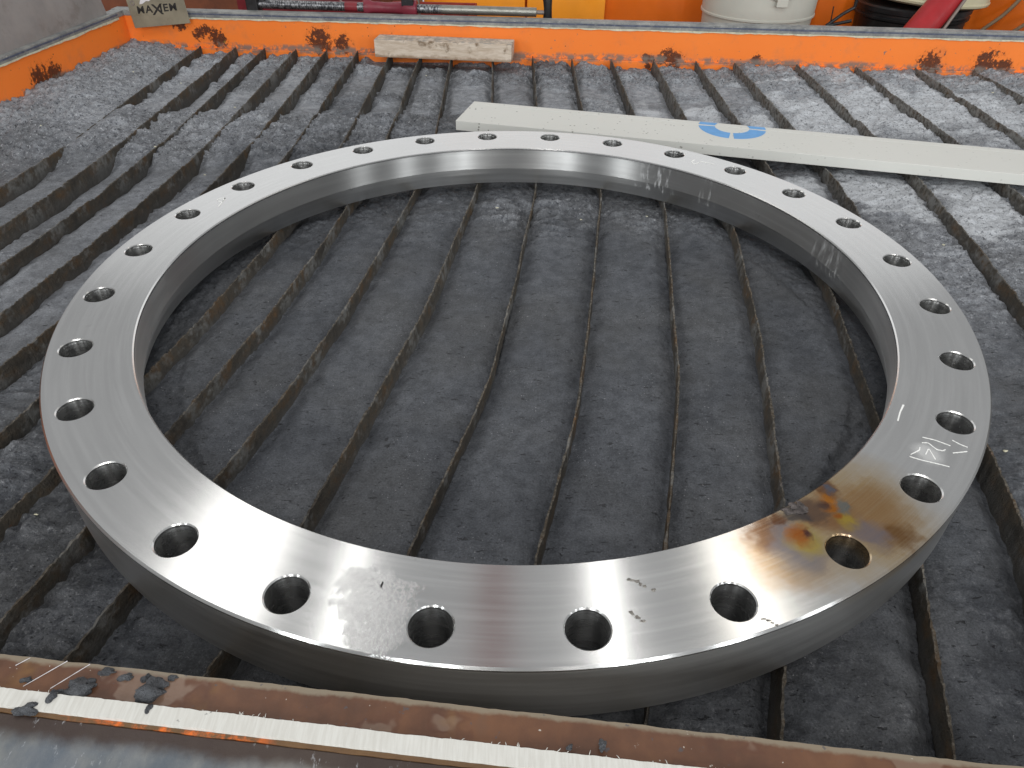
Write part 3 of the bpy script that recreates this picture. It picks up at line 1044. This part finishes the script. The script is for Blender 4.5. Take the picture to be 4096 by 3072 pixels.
strokes('chalk_mark', [[(-.4059, .1977), (-.4053, .2037), (-.3975, .2068), (-.3958, .1979), (-.3987, .1938), (-.4036, .1957)],
                       [(-.3975, .2068), (-.3971, .1939), (-.3978, .1781)]], .0021)
strokes('chalk_mark', [[(.2735, .3622), (.2675, .3554), (.2681, .347), (.2732, .3456), (.2778, .3522)], [(.2808, .3558), (.3002, .3443)]], .0026)
strokes('chalk_mark', [[(.3493, -.2231), (.3418, -.2336), (.3349, -.2454)]], .0022)
strokes('chalk_mark', [[(.3474, -.2662), (.3569, -.2699), (.3664, -.2767)],
                       [(.3438, -.2732), (.3491, -.2732), (.3527, -.2815), (.3572, -.2829), (.36, -.2814)],
                       [(.3712, -.2697), (.3749, -.2743), (.38, -.2784)], [(.3643, -.2855), (.371, -.2845), (.3773, -.2834)],
                       [(.3262, -.2901), (.3346, -.2944), (.3443, -.2979), (.3538, -.3018)],
                       [(.3399, -.2786), (.3377, -.2825), (.3281, -.2878)], [(.3406, -.2877), (.3466, -.2801), (.3462, -.2935)]], .0013)


def blobmesh(mb, c, rx, ry, rz, seed, n=14, m=8, rough=.35, fz=0.0):
    """irregular low lump, flat-bottomed at c.z"""
    rg = np.random.RandomState(seed)
    ph = rg.uniform(0, 6.28, 8)
    k = len(mb.v)
    for j in range(m + 1):
        e = j / m * PI / 2
        for i in range(n):
            t = 2 * PI * i / n
            q = 1 + rough * (.5 * math.sin(2 * t + ph[0]) + .4 * math.sin(3 * t + ph[1] + 2 * e) + .35 * math.sin(5 * t + ph[2] + 5 * e) + .3 * math.sin(9 * e + ph[3] + 4 * t) * math.sin(e * 2))
            q *= 1 + rough * rg.uniform(-.25, .25) * (1 if j < m else 0)
            mb.v.append((c[0] + rx * q * math.cos(e) * math.cos(t), c[1] + ry * q * math.cos(e) * math.sin(t),
                         c[2] + rz * math.sin(e) * (1 + rough * .6 * math.sin(3 * t + ph[4]) * math.cos(e))))
    for j in range(m):
        for i in range(n):
            i2 = (i + 1) % n
            mb.f.append((k + j * n + i, k + j * n + i2, k + (j + 1) * n + i2, k + (j + 1) * n + i))
    mb.f.append(tuple(k + i for i in range(n))[::-1])
    mb.f.append(tuple(k + m * n + i for i in range(n)))
    return mb


def scars(pts, w):
    mb = MB()
    for i, (x, y) in enumerate(pts):
        blobmesh(mb, (x, y, .00002), w * RNG.uniform(.8, 1.5), w * RNG.uniform(.6, 1.0), .0004, 300 + i + int(x * 5000), 10, 4)
    return mb.build('scar', M['scar'], ring)


scars([(.0788, -.4157), (.0813, -.4164), (.0845, -.4173), (.0863, -.4196), (.0889, -.4212)], .0016)
scars([(.0947, -.4242)], .0020)
scars([(.0771, -.442), (.0779, -.4433), (.0808, -.4456), (.084, -.4485)], .0015)
scars([(.1639, -.446), (.1668, -.4471), (.169, -.4489), (.1713, -.4507)], .0011)
ribbon(mb := MB(), [(-.0917, -.4239), (-.0908, -.4199)], .0014, .00005, .0006).build('swarf', M['iron'], ring)
# tack weld on the inner edge: a few overlapping melted lumps
mb = MB()
for i, (x, y, rx, ry, rz) in enumerate([(.2140, -.3465, .0045, .0035, .0006), (.2085, -.3520, .0050, .0030, .0005), (.2175, -.3510, .0050, .0040, .0007),
                                        (.2060, -.3500, .0030, .0016, .0008), (.2205, -.3475, .0040, .0030, .0006), (.2190, -.3435, .0028, .0020, .0006)]):
    blobmesh(mb, (x, y, -.0001), rx, ry, rz, 400 + i, 16, 6, .45)
tag(mb.build('weld_spot', M['weld'], ring, smooth=True), 'rough grey tack weld on the inner edge, ringed by heat tint')

# ------------------------------------------------------------------ white board across the slats
board = empty('white_board', (-.115, .659, -.060))
board.rotation_euler = (0, 0, math.atan2(-.2445, .9696))
tag(board, 'long off-white board with a blue ring emblem lying behind the flange', 'board')
bpy.context.view_layer.update()


def local_build(mb, name, mat, parent, **kw):
    o = mb.build(name, mat, None, **kw)
    o.parent = parent
    return o


local_build(MB().box((.65, .0522, .009), (1.30, .1044, .018)), 'board_body', M['board'], board, bevel=.0008)
local_build(MB().box((.65, .1141, .0089), (1.30, .0164, .0178)), 'edge_strip', M['board'], board, bevel=.0008)


def arc_seg(cx, cy, r0, r1, a0, a1, z0, z1, ymax=None, n=20):
    poly = [(cx + r1 * math.cos(a0 + (a1 - a0) * k / n), cy + r1 * math.sin(a0 + (a1 - a0) * k / n)) for k in range(n + 1)]
    poly += [(cx + r0 * math.cos(a1 + (a0 - a1) * k / n), cy + r0 * math.sin(a1 + (a0 - a1) * k / n)) for k in range(n + 1)]
    return MB().prism(poly, z0, z1)


# emblem: annulus in quarters, its far half running off the back edge
lcx, lcy, ro_, ri_ = .5075, .1035, .0612, .0315
g = .0042
for (a0, a1) in ((PI + .085, 1.5 * PI - .075), (1.5 * PI + .075, 2 * PI - .085)):
    local_build(arc_seg(lcx, lcy, ri_, ro_, a0, a1, .0181, .0183), 'emblem_segment', M['blue'], board)
for sgn in (-1, 1):
    # stubs of the far half on the edge strip
    p = []
    for yy in (.1065, .1110, .1155, .1200):
        p.append((lcx + sgn * math.sqrt(ro_ ** 2 - (yy - lcy) ** 2), yy))
    q = []
    for yy in (.1200, .1155, .1110, .1065):
        q.append((lcx + sgn * math.sqrt(ri_ ** 2 - (yy - lcy) ** 2), yy))
    local_build(MB().prism(p + q, .0179, .0181), 'emblem_segment', M['blue'], board)

# ------------------------------------------------------------------ timber block by the rear wall
blk = MB()
p = [(-.349, 1.177), (-.013, 1.1365), (-.0065, 1.1900), (-.3425, 1.2305)]
blk.hexa([(x, y, -.0600) for x, y in p] + [(x + .001, y - .0005, -.0195) for x, y in p])
ob = blk.build('timber_block', M['wood'], None, bevel=.002)
tag(ob, 'stained pale timber block lying against the orange rear wall', 'block')

# ------------------------------------------------------------------ mud clods on the front rail
CL = [(-.2529, -.5060, .0085, .0048, .0030), (-.2872, -.5011, .0028, .0020, .0012), (-.2297, -.4990, .0038, .0024, .0016), (-.2174, -.4995, .0026, .0024, .0018),
      (-.2110, -.5075, .0075, .0062, .0050), (-.2422, -.4955, .0050, .0020, .0014), (-.2022, -.4990, .0030, .0014, .0016), (-.2639, -.5080, .0026, .0014, .0010)]
for i, (x, y, rx, ry, rz) in enumerate(CL):
    mb = MB()
    blobmesh(mb, (x, y, .0130), rx, ry, rz * 1.5, 500 + i, 26, 11, .42)
    if i in (0, 4):
        blobmesh(mb, (x + .4 * rx, y + .55 * ry, .0130), rx * .55, ry * .6, rz * .9, 530 + i, 16, 7, .4)
        blobmesh(mb, (x - .7 * rx, y - .45 * ry, .0130), rx * .5, ry * .4, rz * .7, 540 + i, 16, 7, .4)
    ob = mb.build('sludge_clod', M['clod'], None, smooth=True)
    if i == 4:
        tag(ob, 'largest heaped sludge clod on the brown rail, beside the white strip', 'clod')
    elif i == 0:
        tag(ob, 'oval wet sludge clod on the brown rail next to the bright scratches', 'clod')
    else:
        tag(ob, 'small dark sludge clod stuck on the stained brown front rail', 'clod', 'small sludge clods on the brown rail')
for i, (x, y, rx, ry, rz) in enumerate([(-.2655, -.5125, .0026, .0034, .0026), (-.2075, -.5190, .0018, .0026, .0014), (.030, -.5385, .0015, .0018, .0012), (.048, -.5370, .0024, .0028, .0018)]):
    ob = blobmesh(MB(), (x, y, .0157), rx, ry, rz, 560 + i, 18, 8, .4).build('sludge_clod', M['clod'], None, smooth=True)
    tag(ob, 'small dark sludge clod on the white plastic strip of the front rail', 'clod', 'sludge clods on the white strip')
mb = MB()
blobmesh(mb, (-.2755, -.5192, .0134), .0062, .0034, .0042, 580, 20, 9, .4)
blobmesh(mb, (-.2800, -.5200, .0134), .0048, .0026, .0026, 581, 18, 8, .4)
tag(mb.build('sludge_clod', M['clod'], None, smooth=True), 'dark sludge clod bridging the orange lip and the grey sheet', 'clod')
# bright scratches in the rail
mb = MB()
for a, b in (((-.2872, -.5050), (-.2692, -.4887)), ((-.2707, -.5062), (-.2547, -.4906)), ((-.2987, -.4919), (-.2926, -.4868))):
    ribbon(mb, [a, b], .0007, .01320, .0001)
mb.build('scratches', M['white'], front)

# ------------------------------------------------------------------ nameplate in the corner
def basis(o, ex, ey):
    ex = Vector(ex).normalized()
    ez = ex.cross(Vector(ey)).normalized()
    ey = ez.cross(ex)
    mt = Matrix((ex, ey, ez)).transposed().to_4x4()
    mt.translation = o
    return mt


NPM = basis(Vector((-.962, 1.2600, -.0180)), (1, .03, .085), (-.16, .10, 1))
npl = empty('nameplate')
npl.matrix_world = NPM @ Matrix.Diagonal((.92, .92, 1, 1))
tag(npl, 'tarnished metal nameplate with black lettering leaning on the tank corner rim', 'nameplate')
local_build(MB().box((.077, .065, .0), (.154, .130, .0022)), 'plate', M['plate'], npl, bevel=.0006)
# lettering
def text_part(s, x, y, size, shear=.0, sx=1.0):
    cu = bpy.data.curves.new('txt', 'FONT')
    cu.body = s
    cu.size = size
    cu.shear = shear
    cu.extrude = .0002
    cu.offset = .0006
    to = bpy.data.objects.new('txt', cu)
    COL.objects.link(to)
    dg = bpy.context.evaluated_depsgraph_get()
    mesh = bpy.data.meshes.new_from_object(to.evaluated_get(dg))
    bpy.data.objects.remove(to)
    mesh.materials.clear()
    mesh.name = 'letter'
    mesh.transform(Matrix.Translation((x, y, .0014)) @ Matrix.Diagonal((sx, 1, 1, 1)))
    o = link('letter', mesh, M['ink'])
    o.parent = npl
    return o


lx = .020
for ch, adv, sz, dy, sx in (('M', .0235, .025, 0, 1.05), ('A', .017, .025, 0, 1.1), ('X', .0215, .036, -.006, 1.15), ('I', .0095, .025, 0, 1.2), ('E', .0165, .025, 0, 1.15), ('M', .024, .025, 0, 1.1)):
    text_part(ch, lx, .034 + dy, sz, .08, sx)
    lx += adv
local_build(MB().prism([(.033, .056), (.036, .062), (.041, .070), (.072, .083), (.097, .085), (.095, .079), (.060, .061), (.053, .062), (.040, .056)], .0012, .0022), 'white_mark', M['white'], npl)
local_build(MB().lathe([(.0035, .0011), (.0065, .0011), (.006, .0026), (.0035, .0026)], (.014, .060, 0), 20), 'rivet_ring', M['rod'], npl)
# the back of the plate is folded over the rim
local_build(MB().hexa([(.02, .048, -.022), (.13, .048, -.022), (.13, .048, -.0011), (.02, .048, -.0011), (.02, .050, -.022), (.13, .050, -.022), (.13, .050, -.0011), (.02, .050, -.0011)]), 'hook', M['plate'], npl)

# ------------------------------------------------------------------ splash sheet on the left rim
mb = MB()
o3 = RC + NL * .0075
q = lambda s, d, z: RC + UL * s + NL * d + Vector((0, 0, z))
mb.hexa([q(.05, .012, .0172), q(1.9, .012, .0172), q(1.9, .016, .0172), q(.05, .016, .0172),
         q(.05, .055, .30), q(1.9, .055, .30), q(1.9, .059, .30), q(.05, .059, .30)])
tag(mb.build('splash_sheet', M['sheet'], None), 'dull grey metal splash sheet standing on the left tank rim', 'sheet')

# ------------------------------------------------------------------ things behind the tank
shelf = MB().box((.2, 1.78, -.200), (3.4, .86, .02), -.078).build('shelf', M['dark'])
tag(shelf, kind='structure')
SH = -.190


def wl(px, py):      # point on the rear wall line at plan distance
    return RC + UR * px + NR * py


# pipe clamp resting on the rear rim
pz = .0186
pc = empty('pipe_clamp', (-.30, 1.27, pz))
tag(pc, 'burgundy and black pipe clamp lying along the rear tank rim', 'clamp')
A0 = wl(.335, .045) + Vector((0, 0, .0300))
B0 = wl(1.046, .045) + Vector((0, 0, .0275))
MB().tube([A0, A0.lerp(B0, .5), B0], .0105, 20).build('pipe', M['pipe'], pc, smooth=True)
du = (B0 - A0).normalized()
mb = MB()
rz = math.atan2(du.y, du.x)
h0 = A0 + du * -.008
mb.box((h0.x, h0.y, h0.z + .012), (.030, .034, .062), rz)
mb.box((h0.x + .022, h0.y, h0.z + .034), (.020, .030, .018), rz)
mb.build('head_jaw', M['iron'], pc, bevel=.003)
sc = A0 + du * .345
mb = MB()
prof = [(-.066, .018), (-.058, .019), (-.045, .0135), (-.010, .0125), (.030, .015), (.036, .019), (.066, .019), (.068, .016)]
pts = [sc + du * a for a, _ in prof]
mb.tube(pts, [b for _, b in prof], 20)
sj = mb.build('slider_jaw', M['burgundy'], pc, smooth=True)
MB().box((sc.x + .045, sc.y - .012, sc.z + .016), (.030, .016, .018), rz).build('clutch_pad', M['black'], sj, bevel=.002)
lb = A0 + du * .245
MB().tube([lb - du * .016, lb + du * .016], .0108, 20).build('paper_label', M['dkred'], pc, smooth=True)
MB().tube([B0 - du * .001, B0 + du * .022], .005, 12).build('screw', M['rod'], pc, smooth=True)
hb = B0 + du * .028
mb = MB()
mb.tube([hb + Vector((0, -.0, -.030)), hb + Vector((0, 0, -.018)), hb + Vector((0, 0, .010)), hb + Vector((-.002, 0, .040)), hb + Vector((-.002, 0, .052))], [.006, .0115, .010, .0125, .008], 10)
mb.build('handle', M['black'], pc, smooth=True)

# red storage trays
def tray(name, c, s, mat, label, rz=-.078):
    t = empty(name, (c[0], c[1], c[2]))
    tag(t, label, 'tray', 'red trays behind the tank')
    x, y, z = s
    r = Matrix.Rotation(rz, 3, 'Z')
    def bx(nm, dx, dy, dz, sx, sy, sz):
        p_ = Vector(c) + r @ Vector((dx, dy, 0)) + Vector((0, 0, dz))
        MB().box(p_, (sx, sy, sz), rz).build(nm, mat, t, bevel=.002)
    bx('base', 0, 0, .003, x, y, .006)
    bx('front_lip', 0, -y / 2 + .002, z / 2 + .0062, x, .004, z)
    bx('back_panel', 0, y / 2 - .002, z / 2 + .0062, x, .004, z)
    bx('side_panel', -x / 2 + .002, 0, z / 2 + .0062, .004, y - .0082, z)
    bx('side_panel', x / 2 - .002, 0, z / 2 + .0062, .004, y - .0082, z)
    bx('divider', x * .12, 0, z * .4 + .0062, .004, y - .0082, z * .75)
    return t


tray('storage_tray', (-.60, 1.62, SH), (.36, .20, .185), M['dkred'], 'dark red storage tray behind the black end of the pipe clamp')
tray('storage_tray', (-.27, 1.72, SH), (.27, .24, .125), M['redtray'], 'faded orange-red storage tray behind the clamp slider')
mb = MB().tube([(-.395, 1.50, .03), (-.41, 1.50, .075), (-.44, 1.52, .13)], .0022, 8)
A1 = wl(.575, .05)
ob = MB().tube([A1 + Vector((0, 0, .020)), A1 + Vector((-.03, .01, .045)), A1 + Vector((-.085, .03, .085))], .0018, 8).build('wire', M['rod'], None, smooth=True)
tag(ob, 'thin pale wire rising behind the burgundy clamp slider', 'wire')
# machine panels
PB = Vector((-.30, 1.93, 0))
ob = MB().box((-.322, 1.86, .02), (.030, .06, .42), -.078).build('upright_post', M['post'], None, bevel=.003)
tag(ob, 'slim grey upright post beside the yellow-orange cabinet', 'post')
cab = empty('machine_cabinet', (.4, 2.0, SH))
tag(cab, 'yellow-orange enamelled machine cabinet behind the tank', 'cabinet')
def cbox(nm, x0, x1, y, z0, z1, mat, th=.03, **k):
    return MB().box(((x0 + x1) / 2, y - .078 * ((x0 + x1) / 2 + .3) + th / 2, (z0 + z1) / 2), (x1 - x0, th, z1 - z0), -.078).build(nm, mat, cab, **k)
cbox('door_panel', -.302, .028, 1.90, SH, .22, M['cabin'], bevel=.004)
cbox('door_panel', .034, .285, 1.90, SH, .22, M['cabin'], bevel=.004)
cbox('side_panel', .255, 1.9, 1.945, SH, .22, M['cabin2'], bevel=.004)
cbox('back_panel', -.302, .254, 1.932, SH, .215, M['cabin2'])
ob = cbox('shaded_side_panel', -1.75, -.345, 1.96, SH, .20, M['brown'])
# rubber strip at the base of the cabinet

# cream pail
pail = empty('cream_pail', (.738, 1.74, SH))
tag(pail, 'cream plastic pail with a round boss standing behind the tank', 'pail')
px0 = (.738, 1.74, SH)
MB().lathe([(0, 0), (.158, 0), (.160, .004), (.1630, .130), (.1665, .134), (.1670, .150), (.176, .42), (.173, .42), (.157, .012), (0, .010)], px0, 72, close=False).build('body', M['cream'], pail, smooth=True)
MB().lathe([(.1655, .131), (.1690, .1325), (.1690, .1375), (.1665, .139)], px0, 72).build('rib', M['cream'], pail, smooth=True)
mb = MB()
bossc = Vector((.748, 1.74 - .172, .062))
mb.tube([bossc + Vector((0, .02, 0)), bossc, bossc + Vector((0, -.006, 0))], [.062, .062, .057], 40)
bo = mb.build('boss', M['cream'], pail, smooth=True)
MB().box((.752, 1.74 - .180, -.002), (.032, .010, .022)).build('tab', M['cream'], bo, bevel=.002)

# black pail with ivory lid
bp = empty('black_pail', (1.22, 1.76, SH))
tag(bp, 'black ribbed pail with an ivory lid beside the red tube', 'pail')
bx0 = (1.22, 1.76, SH)
MB().lathe([(0, 0), (.148, 0), (.151, .004), (.158, .122), (.165, .126), (.166, .132), (.161, .136), (.161, .142), (.167, .145), (.168, .158), (.163, .162), (0, .162)], bx0, 72, close=False).build('body', M['black'], bp, smooth=True)
ld = Matrix.Translation((1.245, 1.755, SH + .170)) @ Matrix.Rotation(.055, 4, 'Y')
mb = MB().lathe([(0, 0), (.165, 0), (.172, .004), (.178, .006), (.180, .012), (.176, .016), (.174, .09), (0, .095)], (0, 0, 0), 72, close=False)
mb.v = [tuple(ld @ Vector(v)) for v in mb.v]
mb.build('lid', M['lid'], bp, smooth=True)

# black zigzag bracket
def Z(x, y, z): return Vector((x, y, z))
mb = MB()
zz = [(.985, 1.62, .012), (.985, 1.62, -.022), (.955, 1.62, -.040), (.915, 1.62, -.072), (.985, 1.62, -.058)]
for a, b in zip(zz, zz[1:]):
    mb.tube([a, b], .0048, 8)
mb.tube([(.923, 1.62, -.020), (.933, 1.62, -.19)], .0016, 6)
mb.tube([(.985, 1.62, .012), (.955, 1.62, .004)], .006, 8)
ob = mb.build('bracket', M['black'], None, smooth=True)
tag(ob, 'black zigzag bracket standing between the cream and black pails', 'bracket')

# red tube, rod and cables
T0, T1 = Vector((1.02, 1.42, -.16)), Vector((1.40, 1.62, .26))
mb = MB()
d = (T1 - T0).normalized()
mb.tube([T0, T1], .040, 32)
mb.tube([T1 - d * .0, T1 + d * .02], .042, 32)
ob = mb.build('red_tube', M['redtube'], None, smooth=True)
tag(ob, 'thick red tube leaning at an angle in front of the black pail', 'tube')
ob = MB().tube([(1.085, 1.40, -.18), (1.30, 1.52, .16)], .0045, 10).build('metal_rod', M['rod'], None, smooth=True)
tag(ob, 'thin grey rod leaning beside the red tube', 'rod')


def spline(pts, k=8):
    out = []
    P = [Vector(p) for p in pts]
    P = [P[0] * 2 - P[1]] + P + [P[-1] * 2 - P[-2]]
    for i in range(1, len(P) - 2):
        for j in range(k):
            t = j / k
            a, b, c, e = P[i - 1], P[i], P[i + 1], P[i + 2]
            out.append(.5 * (2 * b + (c - a) * t + (2 * a - 5 * b + 4 * c - e) * t * t + (3 * b - a - 3 * c + e) * t ** 3))
    out.append(P[-2])
    return out


for pts, r, mt, lab in [
    ([(1.11, 1.62, -.19), (1.14, 1.60, -.075), (1.22, 1.57, -.070), (1.29, 1.54, -.10), (1.32, 1.52, -.188)], .0050, 'cable', 'tan cable arched low beside the thin grey rod'),
    ([(1.62, 1.80, .15), (1.59, 1.80, .02), (1.53, 1.78, -.06), (1.44, 1.74, -.115), (1.36, 1.70, -.184)], .0055, 'cable', 'brown cable curving down the orange cabinet side'),
    ([(1.78, 1.80, .15), (1.70, 1.80, .0), (1.60, 1.76, -.08), (1.50, 1.70, -.12), (1.42, 1.66, -.184)], .0055, 'cable', 'brown cable curving down nearest the white casing'),
    ([(1.20, 1.58, -.182), (1.32, 1.58, -.13), (1.48, 1.58, -.122), (1.60, 1.57, -.13), (1.75, 1.56, -.182)], .011, 'black', 'thick black hose lying behind the rear tank rim')]:
    ob = MB().tube(spline(pts), r, 10).build('cable', M[mt], None, smooth=True)
    tag(ob, lab, 'cable')
ob = MB().box((1.60, 1.42, -.03), (.25, .10, .32), -.2).build('white_casing', M['white'], None, bevel=.02, seg=4)
tag(ob, 'pale white casing at the far end of the rear rim beside the cables', 'casing')

# unseen red box added overhead for the reddish reflection in the flange
tag(MB().box((-.10, 1.75, 3.45), (.20, 1.6, .22)).build('reflection_box', M['redtray'], None, bevel=.01), kind='structure')

# pale flakes and crumbs lying on the sludge (uncounted litter)
rg = random.Random(77)
mb = MB()
spots = [(.262, -.188), (.292, .262), (-.42, -.30), (-.85, .42), (-.80, .55), (-.86, .62), (.10, .30), (-.03, .33), (.20, .31)]
for k in range(46):
    if k < len(spots):
        x, y = spots[k]
    else:
        x, y = rg.uniform(-.95, 1.1), rg.uniform(-.3, 1.1)
    if (.37 < math.hypot(x, y) < .50) or (k >= len(spots) and math.hypot(x, y) < .4):
        continue
    jx, jy = np.argmin(np.abs(gx - x)), None
    col_ = int(np.argmin(np.abs(XX[400] - x)))
    row_ = int(np.argmin(np.abs(YY[:, col_] - y)))
    z_ = float(H[row_, col_])
    if float(under[row_, col_]) > 0:
        continue
    w = rg.uniform(.0009, .0020) * (1 + .5 * (y > .5))
    blobmesh(mb, (float(XX[row_, col_]), float(YY[row_, col_]), z_ - .0004), w * 1.4, w, w * .8, 700 + k, 9, 4, .5)
fl_ = mb.build('pale_flakes', M['sealant'], None)
tag(fl_, 'pale flakes scattered over the grey sludge', 'flakes', kind='stuff')
